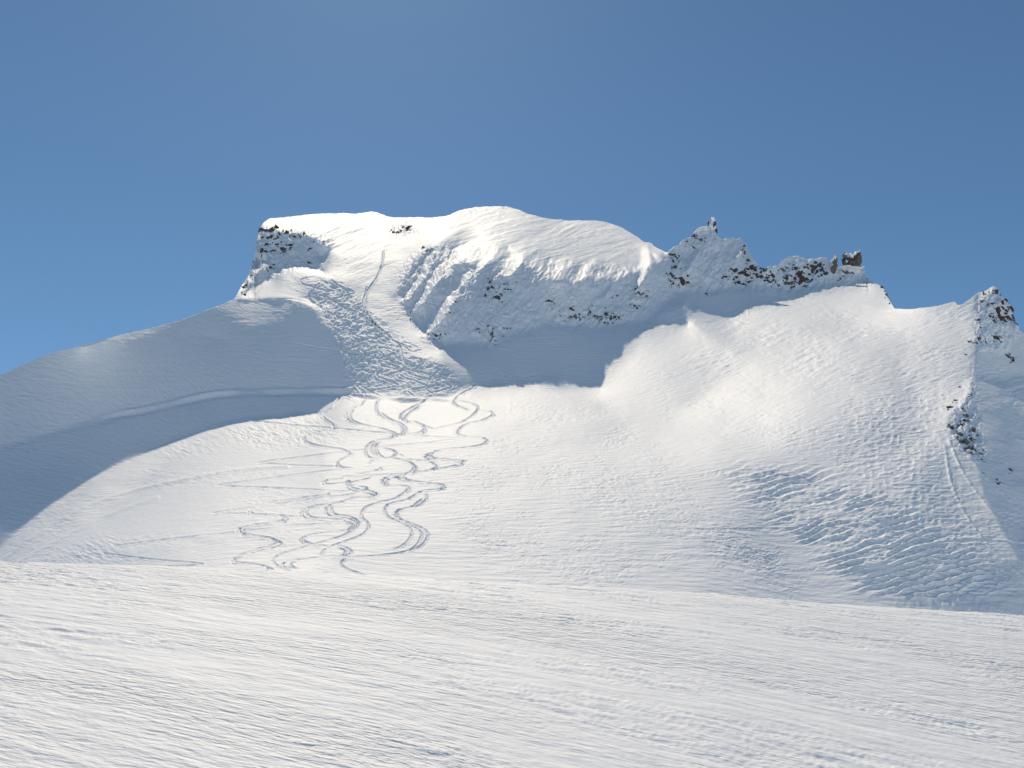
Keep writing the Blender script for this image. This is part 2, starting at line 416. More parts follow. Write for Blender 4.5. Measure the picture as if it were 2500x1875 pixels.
def A(pts): return [(442.4 + x * .32, 796.3 + y * .32) for x, y in pts]     # lower track sheet
def B(pts): return [(442.4 + x * .24, 398.2 + y * .24) for x, y in pts]     # couloir sheet
def B2(pts): return [(752 + x * .1333, 619.4 + y * .1333) for x, y in pts]  # couloir close sheet
TRACKS = [
 ('ski_track', A([(870,255),(820,290),(795,320),(830,350),(865,375),(855,400),(760,430),(690,455),(675,480),(710,505),(800,525),(930,545),(980,575),(960,595),(910,620),(900,645),(930,665),(1010,672)])),
 ('ski_track', A([(1085,200),(1070,235),(1010,275),(985,315),(1000,350),(1080,380),(1200,405),(1290,440),(1260,465),(1180,480),(1120,500),(1090,535),(1090,570),(1120,600),(1230,605),(1290,575),(1270,550),(1190,535)])),
 ('ski_track', A([(1180,205),(1160,240),(1165,290),(1210,330),(1290,365),(1335,400),(1330,440),(1250,465),(1160,490),(1130,530),(1140,570),(1200,600),(1300,608),(1380,630),(1415,660),(1380,700),(1310,715),(1210,742),(1220,780),(1330,790),(1375,800),(1340,840),(1270,880),(1130,915),(1070,950),(1060,1000),(1100,1040),(1100,1080),(1040,1130),(860,1195),(800,1230),(785,1265)])),
 ('ski_track', A([(1505,205),(1440,240),(1350,290),(1320,325),(1350,350),(1430,365),(1480,390),(1470,420),(1400,440),(1310,450),(1230,470),(1150,520),(1150,560),(1190,595),(1250,600),(1310,580),(1340,592)])),
 ('ski_track', A([(1790,90),(1815,125),(1740,165),(1690,205),(1690,240),(1740,265),(1790,285)])),
 ('ski_track', A([(1700,212),(1800,235),(1845,265),(1800,320),(1720,365),(1600,395),(1540,405),(1460,375),(1400,350)])),
 ('ski_track', A([(1850,285),(1930,290),(1945,310),(1880,345),(1780,370),(1725,400),(1710,440),(1780,460),(1870,465),(1905,485),(1860,515),(1740,535),(1590,550),(1530,575),(1540,600),(1640,612),(1740,625),(1700,650),(1560,680),(1400,700),(1345,720),(1370,750),(1500,770),(1610,785),(1590,810),(1460,830),(1370,880),(1240,915),(1215,950),(1240,1000),(1340,1045),(1395,1090),(1380,1150),(1320,1200),(1250,1225)])),
 ('ski_track', A([(1120,640),(1130,622),(1230,612),(1350,612),(1500,625),(1560,655),(1530,680),(1400,705),(1140,717),(930,735)])),
 ('ski_track', A([(1175,665),(1190,675),(1100,700),(940,728),(930,742),(840,748),(805,765),(830,778),(930,770),(978,757),(960,782),(1060,795),(1095,808),(1030,838),(900,858),(760,870),(600,895)])),
 ('ski_track', A([(1140,730),(1070,750),(985,768),(975,790),(1040,815),(1130,830),(1160,845),(1120,865),(1000,872),(900,905),(750,925),(700,955),(700,990),(780,1012),(930,1030),(1000,1050),(980,1085),(850,1100),(720,1120),(668,1145),(690,1170),(800,1195),(930,1200),(990,1230),(950,1255),(790,1270),(620,1290),(540,1310),(530,1335),(640,1352)])),
 ('ski_track', A([(830,830),(835,845),(760,858),(600,882),(420,908),(340,938),(308,965),(370,985),(480,985),(540,1003),(500,1030),(300,1060),(235,1082),(260,1110),(370,1130),(450,1145),(487,1168),(440,1195),(330,1225),(220,1270),(200,1300),(290,1312),(400,1330),(430,1350),(390,1368)])),
 ('ski_track', A([(1010,870),(940,895),(840,920),(820,955),(840,990),(960,1010),(1030,1045),(1000,1090),(900,1140),(700,1195),(520,1250),(470,1285),(480,1320),(590,1372)])),
 ('ski_track', A([(1480,820),(1500,870),(1480,895),(1440,925),(1330,950),(1300,985),(1330,1020),(1420,1055),(1500,1100),(1490,1160),(1430,1210),(1300,1245),(1050,1268),(790,1272),(640,1295),(580,1320),(620,1350)])),
 ('ski_track', A([(1050,1268),(960,1280),(920,1310),(960,1350),(1100,1400)])),
 ('ski_track', A([(1000,205),(930,180),(870,255),(850,262)])),
 ('uphill_track', A([(270,345),(600,380),(850,400),(1250,437),(1480,455),(1745,470)])),
 ('uphill_track', A([(1745,470),(1500,500),(1250,520),(1080,545),(700,590),(355,635)])),
 ('uphill_track', A([(355,635),(600,652),(930,668),(500,730),(70,790)])),
 ('uphill_track', A([(70,790),(600,810),(830,822),(1075,835),(800,870),(400,925),(45,975)])),
 ('uphill_track', A([(45,975),(400,985),(940,1025),(600,1060),(230,1100),(0,1123),(-620,1195)])),
 ('uphill_track', [(224,1195),(330,1208),(438,1218),(360,1224),(280,1228)]),
 ('uphill_track', B([(1610,590),(1600,700),(1590,740),(1540,850),(1450,980),(1425,1080),(1430,1150),(1490,1210),(1560,1290),(1660,1380),(1740,1430),(1765,1480),(1780,1560),(1835,1650)])),
 ('uphill_track', B2([(300,0),(290,100),(290,300),(300,400),(390,560),(510,690),(690,820)])),
 ('ski_track', B2([(-900,900),(-500,980),(0,1045),(400,1140),(700,1210),(950,1330),(1200,1390),(1500,1480),(1850,1550),(2050,1590)])),
 ('ski_track', B2([(-200,640),(300,570),(500,650)])),
 ('ski_track', B2([(0,460),(200,470),(420,600),(700,830)])),
 ('ski_track', B2([(450,1080),(700,1140),(1130,1165)])),
 ('ski_track', B2([(380,1130),(600,1180),(900,1300),(1050,1350),(1240,1220)])),
 ('ski_track', B([(1140,790),(1000,830),(880,850),(870,890),(1000,930),(1080,960),(960,960),(940,1020),(1000,1080),(1080,1110)])),
 ('ski_track', B([(940,970),(1100,1030),(1240,1060),(1300,1000),(1240,930),(1150,880)])),
 ('ski_track', B([(590,1050),(700,1030),(850,1040),(1000,1090),(1120,1130)])),
]
for i_, (dx, dy, a_, b_) in ((2, (9, 2, 2, 22)), (9, (-10, 3, 3, 27)), (11, (10, -3, 2, 11)), (12, (-11, 2, 1, 12)), (6, (-9, 3, 12, 26)), (10, (9, 3, 9, 24)), (3, (8, 3, 1, 9)), (1, (-8, 2, 1, 10))):
    TRACKS.insert(15, ('ski_track', [(x + dx * (.7 + .6 * math.sin(j)), y + dy) for j, (x, y) in enumerate(TRACKS[i_][1][a_:b_])]))
TRACK_R = random.Random(11)
def corridor(y):   # left and right edge of the skied couloir on the survey sheet
    L_ = np.interp(y, [590, 640, 690, 740, 800, 850], [690, 670, 705, 732, 748, 752]); R_ = np.interp(y, [590, 640, 690, 740, 800, 850], [728, 775, 825, 890, 975, 1010])
    return L_, R_
for k in range(40):
    y = TRACK_R.uniform(605, 800); a, b = corridor(y); x = TRACK_R.uniform(a, b)
    side = TRACK_R.choice((-1, 1)); pts = [(x, y)]
    for j in range(TRACK_R.randint(3, 7)):
        w = TRACK_R.uniform(10, 60)
        x = x + side * w; y = y + TRACK_R.uniform(3, 26)
        a, b = corridor(y); x = min(max(x, a + 2), b - 2)
        pts.append((x, y)); side = -side
        if y > 850: break
    TRACKS.append(('scribble', pts))

DT = np.full(U.shape, 9.0); ids = np.full(U.shape, -1); DF = np.ones(U.shape)
spray = np.zeros(U.shape)
scr = np.full(U.shape, 9.0)
def runavg(a, n):
    p = np.concatenate([np.repeat(a[:1], n // 2, 0), a, np.repeat(a[-1:], n // 2, 0)])
    return np.stack([np.convolve(p[:, i], np.ones(n) / n, 'valid')[:len(a)] for i in range(a.shape[1])], 1)
for k, (nm, pts) in enumerate(TRACKS):
    ln = smooth_line(pts)
    if nm == 'scribble':
        stamp(ln, scr, None, 3.0); continue
    if nm == 'ski_track': ln = runavg(ln, 5)
    t = np.gradient(ln, axis=0); t /= np.linalg.norm(t, axis=1)[:, None] + 1e-9
    tv = runavg(np.abs(t[:, 1:2]), 9)[:, 0]
    ends = np.clip(np.minimum(np.arange(len(ln)), len(ln) - 1 - np.arange(len(ln))) / 8.0 + .25, 0, 1)
    fac = (.85 + 1.3 * tv) * ends * (0.9 + .5 * noise(np.arange(len(ln)) / 7.0, np.zeros(len(ln)), 300 + k))
    stamp(ln, DT, None, 3.5, ids, k, vals=fac, vout=DF)
    if nm == 'ski_track' and k < 23:        # sprayed snow on the outside of every turn
        cur = runavg(np.gradient(t, axis=0), 19)
        for i in range(0, len(ln), 1):
            m = np.linalg.norm(cur[i])
            if m < 0.03: continue
            o = -cur[i] / m; a_ = min(1, (m - .03) * 14)
            for q in (0.8, 1.8, 2.8):
                cu, cv = ln[i, 0] + o[0] * q * a_, ln[i, 1] + o[1] * q * .5 * a_ + q * 0.25 * a_
                r = int(row_of(np.array([cu]), np.array([cv]))[0]); c = int(np.interp(cu, uc, np.arange(NC)))
                r0, r1, c0, c1 = max(r - 6, 0), min(r + 7, NR), max(c - 7, 0), min(c + 8, NC)
                if r0 >= r1 or c0 >= c1: continue
                g = np.exp(-((U[r0:r1, c0:c1] - cu) ** 2 / 1.5 + (V[r0:r1, c0:c1] - cv) ** 2 / .6)) * a_ * (1.1 - q * .22)
                spray[r0:r1, c0:c1] = np.maximum(spray[r0:r1, c0:c1], g)

X_, Y_ = U / K, V / K                     # survey sheet position of every vertex
def region(poly, b):
    n = len(poly)
    m = inside(poly, X_, Y_).astype(float)
    return blur(m, b)

H = np.zeros(U.shape)
# wind texture everywhere
ca, sa = math.cos(0.33), math.sin(0.33)
al = X_ * ca - Y_ * sa; ac = X_ * sa + Y_ * ca
shm = 1 - .85 * region([(-400, 900), (-400, 780), (0, 790), (500, 630), (690, 670), (745, 850), (690, 895), (500, 908), (380, 945), (200, 1030), (0, 1180), (-300, 1400)], 4)
H += 0.12 * PX * shm * fbm(X_ / 26, Y_ / 7, 21, 4, .6)
patch = np.clip(fbm(X_ / 120, Y_ / 45, 22, 3) * 3 + .1, 0, 1)
H += 0.42 * PX * shm * patch * fbm(X_ / 14, Y_ / 4.2, 23, 4, .65)
# striated upper right bowl
m = region([(1500, 700), (1700, 655), (1880, 635), (2090, 650), (2100, 760), (2040, 880), (1700, 960), (1500, 880)], 22)
st = fbm(al / 30, ac / 6.5, 24, 4, .6)
H += m * PX * np.clip(.75 + 1.6 * fbm(X_ / 110, Y_ / 60, 224, 3), .25, 1.3) * (0.85 * st + .25 * fbm(al / 9, ac / 4, 124, 3))
# small scale ripples to the right
m = region([(1820, 880), (2050, 840), (2060, 960), (2110, 1120), (2230, 1330), (1980, 1330), (1880, 1180), (1800, 1000)], 22)
rp = 0.5 - np.abs(noise(X_ / 15 + .5 * noise(X_ / 40, Y_ / 20, 7), Y_ / 7.5, 25)) * 2
H += m * PX * (.85 * rp + .45 * fbm(X_ / 9, Y_ / 4, 26, 3))
# mottled crust over the middle of the bowl
m = region([(950, 870), (1500, 860), (1900, 900), (1800, 1290), (1300, 1260), (980, 1230), (930, 1050)], 30)
mo = np.clip(fbm(X_ / 48 + Y_ / 90, Y_ / 30, 230, 3) * 4 - .35, 0, 1)
H += m * mo * PX * .5 * fbm((X_ + .6 * Y_) / 7, Y_ / 3.4, 231, 3, .7)
# long drift waves
m = region([(1560, 1010), (1700, 1000), (1900, 1060), (2090, 1200), (2190, 1330), (1900, 1310), (1740, 1180), (1600, 1080)], 16)
wx = 14 * fbm(X_ / 90, Y_ / 60, 27, 2)
a2 = X_ * math.cos(.27) - Y_ * math.sin(.27); c2_ = X_ * math.sin(.27) + Y_ * math.cos(.27) + wx
env = np.clip(noise(a2 / 60, c2_ / 15, 28) * 2.4 + .85, .1, 1.25)
c2_ = c2_ + 4 * fbm(a2 / 30, c2_ / 20, 128, 2)
w_ = (c2_ / 14) % 1.0
saw = np.where(w_ < .35, w_ / .35, (1 - w_) / .65)
H += m * PX * (1.75 * env * (saw - .5) + .8 * fbm(X_ / 10, Y_ / 4, 29, 3))
# scoured patches on the left mound and lower bowl
for poly, am in [([(470, 935), (560, 912), (690, 905), (700, 950), (600, 968), (520, 960)], .9), ([(330, 975), (460, 945), (480, 960), (380, 990)], .9),
                 ([(120, 1200), (200, 1160), (290, 1160), (260, 1215), (140, 1222)], .9), ([(950, 1120), (1060, 1130), (1260, 1200), (1400, 1250), (1250, 1260), (1040, 1190)], .75),
                 ([(1040, 1000), (1300, 1010), (1500, 1050), (1600, 1130), (1700, 1230), (1500, 1200), (1300, 1110)], .6), ([(1500, 1120), (1640, 1180), (1760, 1290), (1600, 1290)], .5)]:
    m = region(poly, 12)
    a3 = X_ * math.cos(.3) + Y_ * math.sin(.3); c3 = -X_ * math.sin(.3) + Y_ * math.cos(.3)
    H += am * m * PX * (fbm(a3 / 13, c3 / 4.2, 41, 4, .65) + .4 * fbm(a3 / 60, c3 / 20, 42, 2))
# wind edge lines on the lit mound
for pts, am in [([(0, 1215), (90, 1150), (200, 1090), (330, 1050), (520, 1015), (620, 1008)], 1.1), ([(40, 1215), (140, 1160), (240, 1110), (340, 1075)], .8)]:
    d = np.full(U.shape, 9.0); sg = np.zeros(U.shape); stamp(smooth_line(pts, 1.0), d, sg, 5.0)
    H += am * PX * np.exp(-(d / 2.2) ** 2)
# long drag line across the right bowl
for pts in ([(1500, 1142), (1600, 1140), (1740, 1139), (1850, 1141), (1960, 1150)], [(1990, 1162), (2120, 1164), (2212, 1172)]):
    d = np.full(U.shape, 9.0); stamp(smooth_line(pts, 1.0), d, None, 4.0)
    H += .5 * PX * np.exp(-(d / 1.0) ** 2)
for pts in ([(2050, 950), (2080, 1020), (2130, 1090), (2220, 1200), (2300, 1290)], [(2060, 940), (2110, 1010), (2170, 1070), (2260, 1160)], [(2040, 960), (2060, 1060), (2120, 1160), (2212, 1250)]):
    d = np.full(U.shape, 9.0); stamp(smooth_line(pts, 1.0), d, None, 5.0)
    H += 1.1 * PX * np.exp(-(d / 1.3) ** 2) * (0.7 + noise(X_ / 10, Y_ / 6, 44))
# flutes and steps in the left part of the cliff
m = region([(850, 600), (900, 545), (960, 530), (1040, 590), (1010, 690), (960, 745), (920, 725), (880, 680)], 5)
fa = X_ * math.cos(1.05) - Y_ * math.sin(1.05); fc_ = X_ * math.sin(1.05) + Y_ * math.cos(1.05)
H += m * PX * (2.4 * (.4 - np.abs(fbm((fc_ + 9 * noise(X_ / 30, Y_ / 24, 159)) / 19, fa / 48, 151, 4, .62))) + 1.2 * fbm(X_ / 8, Y_ / 10, 152, 4, .6))
m = region([(1000, 600), (1150, 560), (1380, 580), (1440, 560), (1450, 640), (1380, 690), (1300, 712), (1190, 702), (1060, 750), (1000, 730)], 6)
H += m * PX * (2.6 * (.4 - np.abs(fbm(fc_ / 26, fa / 60, 153, 4, .6))) + 1.1 * fbm(X_ / 9, Y_ / 12, 157, 4, .6))
# broken snow edges where rock shows
for cx_, cy_, rw, rh in [(1068, 632, 26, 30), (1240, 682, 40, 18), (1300, 688, 44, 18), (1380, 632, 24, 22), (1065, 722, 40, 22), (940, 728, 30, 14), (1190, 652, 16, 14), (1372, 662, 20, 14), (872, 495, 28, 14)]:
    g = np.exp(-((X_ - cx_) / rw) ** 2 - ((Y_ - cy_) / rh) ** 2)
    H += g * PX * 2.6 * fbm(X_ / 9, Y_ / 8, 158, 4, .65)
# rough cliffs
m = region([(880, 600), (960, 520), (1100, 530), (1250, 570), (1440, 560), (1450, 640), (1400, 690), (1300, 712), (1190, 702), (1060, 750), (920, 740), (860, 660)], 8)
H += m * PX * (1.7 * fbm(X_ / 30, Y_ / 34, 51, 5, .45) + .5 * fbm((X_ + Y_ * .55) / 12, Y_ / 30, 52, 3))
m = region([(930, 700), (1100, 690), (1150, 730), (1060, 750), (960, 750), (910, 720)], 6)
H += m * PX * 1.2 * np.abs(fbm(X_ / 10, Y_ / 12, 53, 3))
m = region([(1440, 545), (1500, 500), (1550, 500), (1640, 570), (1740, 550), (1870, 570), (1880, 612), (1740, 630), (1600, 625), (1530, 640), (1450, 625)], 4)
H += m * PX * (2.6 * fbm(X_ / 22, Y_ / 26, 54, 5, .6) - 2.4 * np.abs(fbm(X_ / 13 + Y_ / 40, Y_ / 26, 154, 3, .6)))
m = region([(520, 640), (550, 560), (556, 490), (640, 490), (720, 520), (700, 570), (600, 590)], 5)
H += m * PX * (2.2 * fbm(X_ / 18, Y_ / 18, 55, 5, .6) - 1.8 * np.abs(fbm(X_ / 9 - Y_ / 20, Y_ / 12, 155, 3, .6)))
m = region([(2110, 640), (2150, 620), (2212, 720), (2170, 760), (2110, 760), (2100, 860), (2120, 930), (2130, 1000), (2080, 980), (2045, 920), (2090, 850), (2105, 760)], 4)
H += m * PX * (2.0 * fbm(X_ / 16, Y_ / 16, 56, 5, .6) - 2.0 * np.abs(fbm(X_ / 10, Y_ / 14 - X_ / 20, 156, 3, .6)))
# dome: wind folds
m = region([(960, 470), (1065, 448), (1300, 480), (1400, 530), (1380, 590), (1240, 600), (1100, 600), (960, 600), (930, 520)], 12)
fx = X_ * math.cos(.25) - Y_ * math.sin(.25); fy = X_ * math.sin(.25) + Y_ * math.cos(.25) + 12 * noise(X_ / 70, Y_ / 50, 60)
H += m * PX * (0.9 * fbm(fx / 60, fy / 9, 61, 4, .6))
m = region([(690, 480), (850, 475), (950, 480), (900, 560), (800, 610), (700, 590)], 10)
H += m * PX * (0.8 * fbm((X_ * .9 - Y_ * .35) / 50, (X_ * .35 + Y_ * .9) / 8, 62, 4, .6))
# shaded shoulder, faint wind marks and the lip across it
m = region([(-300, 900), (0, 820), (500, 650), (690, 680), (740, 840), (300, 880), (0, 1000)], 8)
H += m * PX * .16 * fbm(X_ / 45, Y_ / 6, 63, 4, .6)
for pts, am in [([(150, 925), (200, 914), (248, 897), (300, 888), (352, 877), (400, 865), (460, 853), (520, 848), (620, 846), (744, 845)], 1.5)]:
    d = np.full(U.shape, 12.0); sg = np.zeros(U.shape); stamp(smooth_line(pts, 1.0), d, sg, 9.0)
    fade = np.clip((X_ - 130) / 120, 0, 1)
    H += am * PX * fade * (d < 11.9) * (np.exp(-((sg + 2.0) / 2.6) ** 2) - .9 * np.exp(-((sg - 2.5) / 2.6) ** 2)) * np.clip((11 - d) / 4, 0, 1) * (.8 + noise(X_ / 60, X_ * 0, 64))
# crown wall under the couloir
for pts, am in [([(746, 850), (790, 856), (830, 860)], 1.2), ([(838, 862), (880, 864), (922, 864)], 2.1), ([(926, 862), (980, 866)], .8)]:
    d = np.full(U.shape, 9.0); sg = np.zeros(U.shape); stamp(smooth_line(pts, 0.8), d, sg, 6.0)
    H += am * PX * np.clip(1.5 - np.abs(X_ - (pts[0][0] + pts[-1][0]) / 2) / (pts[-1][0] - pts[0][0]) * 3, 0, 1) * (d < 8.9) * (np.exp(-((sg + .8) / 1.3) ** 2) - 1.0 * np.exp(-((sg - 2.2) / 1.8) ** 2)) * np.clip((7 - d) / 3, 0, 1)
# skied-out couloir
yy = np.clip(Y_, 590, 850); Lc, Rc = corridor(yy)
mc = np.clip((X_ - Lc) / 10 + .8, 0, 1) * np.clip((Rc - X_) / 14 + .5, 0, 1) * np.clip((Y_ - 585) / 20, 0, 1) * np.clip((858 - Y_) / 5, 0, 1)
H += mc * PX * (1.0 * fbm(X_ / 16, Y_ / 9, 71, 5, .62) + .5 * np.abs(fbm(X_ / 7, Y_ / 5, 72, 3, .7)))
H += mc * PX * (-.5 * np.exp(-(scr / .8) ** 2) + .4 * np.exp(-((scr - 1.7) / .8) ** 2))
# tracks
amp = np.where(Y_ > 860, 0.95, .6)
H += amp * DF * PX * (-1.0 * np.exp(-(DT / .78) ** 2) + 0.34 * np.exp(-((DT - 1.5) / .6) ** 2))
H += spray * PX * (2.4 * fbm(X_ / 6.5, Y_ / 2.3, 81, 3, .7) - .7)

P = P + N0 * H[..., None]
# back side, falling away behind the skyline
back = []
last = P[-1]; hd = last[:, :2] / np.linalg.norm(last[:, :2], axis=1)[:, None]
for k, (dist, drop) in enumerate([(1.5, .3), (4, 1.2), (9, 3.5), (20, 10), (45, 28), (120, 90)]):
    q = last.copy(); q[:, :2] += hd * dist; q[:, 2] -= drop - dist * 0.1
    back.append(q)
PA = np.concatenate([P, np.array(back)], 0)
NA = grid_normals(PA)
idx = np.arange(PA.shape[0] * NC).reshape(-1, NC)
quads = np.stack([idx[:-1, :-1], idx[:-1, 1:], idx[1:, 1:], idx[1:, :-1]], -1).reshape(-1, 4)
idA = np.concatenate([ids, np.full((6, NC), -1)], 0).reshape(-1)
qid = idA[quads].max(1)
mount = quad_mesh('mountain', PA, NA, quads[qid < 0], M_SNOW)
mount['kind'] = 'structure'
for k, (nm, pts) in enumerate(TRACKS):
    q = quads[qid == k]
    if len(q) < 4: continue
    o = quad_mesh(nm, PA, NA, q, M_SNOW)
    o.parent = mount

def on_mountain(x, y):
    """sheet position -> surface point, smoothed normal, metres per sheet unit"""
    u, v = x * K, y * K
    v = max(v, float(np.interp(u, uc, S)) + .3)
    r = int(np.clip(round(float(row_of(np.array([u]), np.array([v]))[0])), 0, NR - 1)); c = int(np.clip(round(float(np.interp(u, uc, np.arange(NC)))), 0, NC - 1))
    return P[r, c].copy(), N0[r, c].copy(), float(PX[r, c]) * K
# ------------------------------------------------------------------ foreground snow field
fc = np.concatenate([np.arange(-160, 0, 4), np.arange(0, 1024, 1.0), np.arange(1024, 1190, 4)])
bv = brow(fc) + 0.3 * fbm(fc / 30, fc * 0, 12, 3)
dirc = dirs(fc, bv)
Yc = 118.0
dist = np.concatenate([np.array([-45, -30, -20, -12, -7, -4, -2, -1]), np.arange(0, 66, 0.28), np.arange(66, 116, 3.0)])
rows = []
for d in dist:
    # d: metres from the brow towards the viewer
    vang = dirc[:, 2] / dirc[:, 1]
    zc = Yc * vang
    if d < 0: z = zc + vang * (-d) - 0.012 * d * d
    else:
        t0 = vang; t1 = 0.30
        z = zc - (t1 * d - (t1 - t0) * 2 * (1 - np.exp(-d / 2)))
    Y = Yc - d
    rows.append(np.stack([dirc[:, 0] / dirc[:, 1] * Y, np.full(len(fc), Y), z], -1))
G = np.array(rows)
gx, gy = G[..., 0], G[..., 1]
ga = gx * .94 - gy * .342; gc = gx * .342 + gy * .94
G[..., 2] += 0.10 * fbm(ga / 9, gc / 1.6, 31, 5, .55) + .25 * fbm(ga / 40, gc / 12, 33, 3)
pm = np.clip(fbm(ga / 22, gc / 5, 34, 3) * 3 + .3, 0, 1)
G[..., 2] += 0.18 * pm * fbm(ga / 2.6, gc / .5, 35, 3, .6)
G[..., 2] += .10 * np.clip(fbm(ga / 14, gc / 4, 36, 2) * 4 - .3, 0, 1) * np.abs(fbm(ga / 4, gc / .9, 37, 3, .6))
G = G[::-1]
gi = np.arange(G.shape[0] * G.shape[1]).reshape(G.shape[0], G.shape[1])
fore = quad_mesh('snow_field', G, grid_normals(G), np.stack([gi[:-1, :-1], gi[:-1, 1:], gi[1:, 1:], gi[1:, :-1]], -1).reshape(-1, 4), M_FORE)
fore['kind'] = 'structure'

# unseen snow sheet below and behind the viewpoint, added to bounce light into shade
e_ = np.concatenate([-np.geomspace(6000, 60, 40), np.linspace(-50, 50, 11), np.geomspace(60, 6000, 40)])
vx, vy = np.meshgrid(e_, e_)
vz = -34 + 3 * fbm(vx / 300, vy / 300, 91, 3) - .012 * np.maximum(np.hypot(vx, vy) - 400, 0)
VP_ = np.stack([vx, vy, vz], -1)
vi = np.arange(vx.size).reshape(vx.shape)
bounce_sheet = quad_mesh('bounce_snow', VP_, grid_normals(VP_), np.stack([vi[:-1, :-1], vi[:-1, 1:], vi[1:, 1:], vi[1:, :-1]], -1).reshape(-1, 4), M_FORE)
bounce_sheet['kind'] = 'structure'

# ------------------------------------------------------------------ rock
def rock_material(name, col, col2):
    m = bpy.data.materials.new(name); m.use_nodes = True
    nt = m.node_tree; N = nt.nodes; Lk = nt.links; b = N['Principled BSDF']
    b.inputs['Roughness'].default_value = 0.85
    tc = N.new('ShaderNodeTexCoord'); n = N.new('ShaderNodeTexNoise'); n.inputs['Scale'].default_value = 2.5; n.inputs['Detail'].default_value = 6
    Lk.new(tc.outputs['Object'], n.inputs['Vector'])
    r = N.new('ShaderNodeValToRGB'); r.color_ramp.elements[0].position = .35; r.color_ramp.elements[1].position = .65
    r.color_ramp.elements[0].color = (*col, 1); r.color_ramp.elements[1].color = (*col2, 1)
    Lk.new(n.outputs[0], r.inputs[0]); Lk.new(r.outputs[0], b.inputs['Base Color'])
    bu = N.new('ShaderNodeBump'); bu.inputs['Distance'].default_value = .3
    Lk.new(n.outputs[0], bu.inputs['Height']); Lk.new(bu.outputs[0], b.inputs['Normal'])
    return m
M_ROCK = rock_material('dark_rock', (.05, .048, .05), (.12, .11, .11))
M_RED = rock_material('red_brown_rock', (.07, .04, .038), (.16, .09, .075))
M_GREY = rock_material('grey_rock', (.12, .115, .11), (.22, .21, .19))

def lump(seed, sub=2, ang=.42):
    rnd = random.Random(seed); bm = bmesh.new(); bmesh.ops.create_icosphere(bm, subdivisions=sub, radius=1)
    planes = [Vector((rnd.gauss(0, 1), rnd.gauss(0, 1), rnd.gauss(0, 1))).normalized() for _ in range(9)]
    for v in bm.verts:
        p = v.co.copy()
        for pl in planes:
            d = p.dot(pl)
            if d > .52: p -= pl * (d - .52)
        p += Vector((rnd.gauss(0, 1), rnd.gauss(0, 1), rnd.gauss(0, 1))) * ang * .3
        v.co = p
    return bm
def lump_mesh(name, seed, mat, sub=2, smooth=False):
    bm = lump(seed, sub); me = bpy.data.meshes.new(name); bm.to_mesh(me); bm.free(); me.materials.append(mat)
    if smooth: me.polygons.foreach_set('use_smooth', [True] * len(me.polygons))
    return me
VAR = {key: [lump_mesh('rock', 100 + i, mat, 1) for i in range(7)] for key, mat in (('d', M_ROCK), ('r', M_RED), ('g', M_GREY))}
RR = random.Random(5)

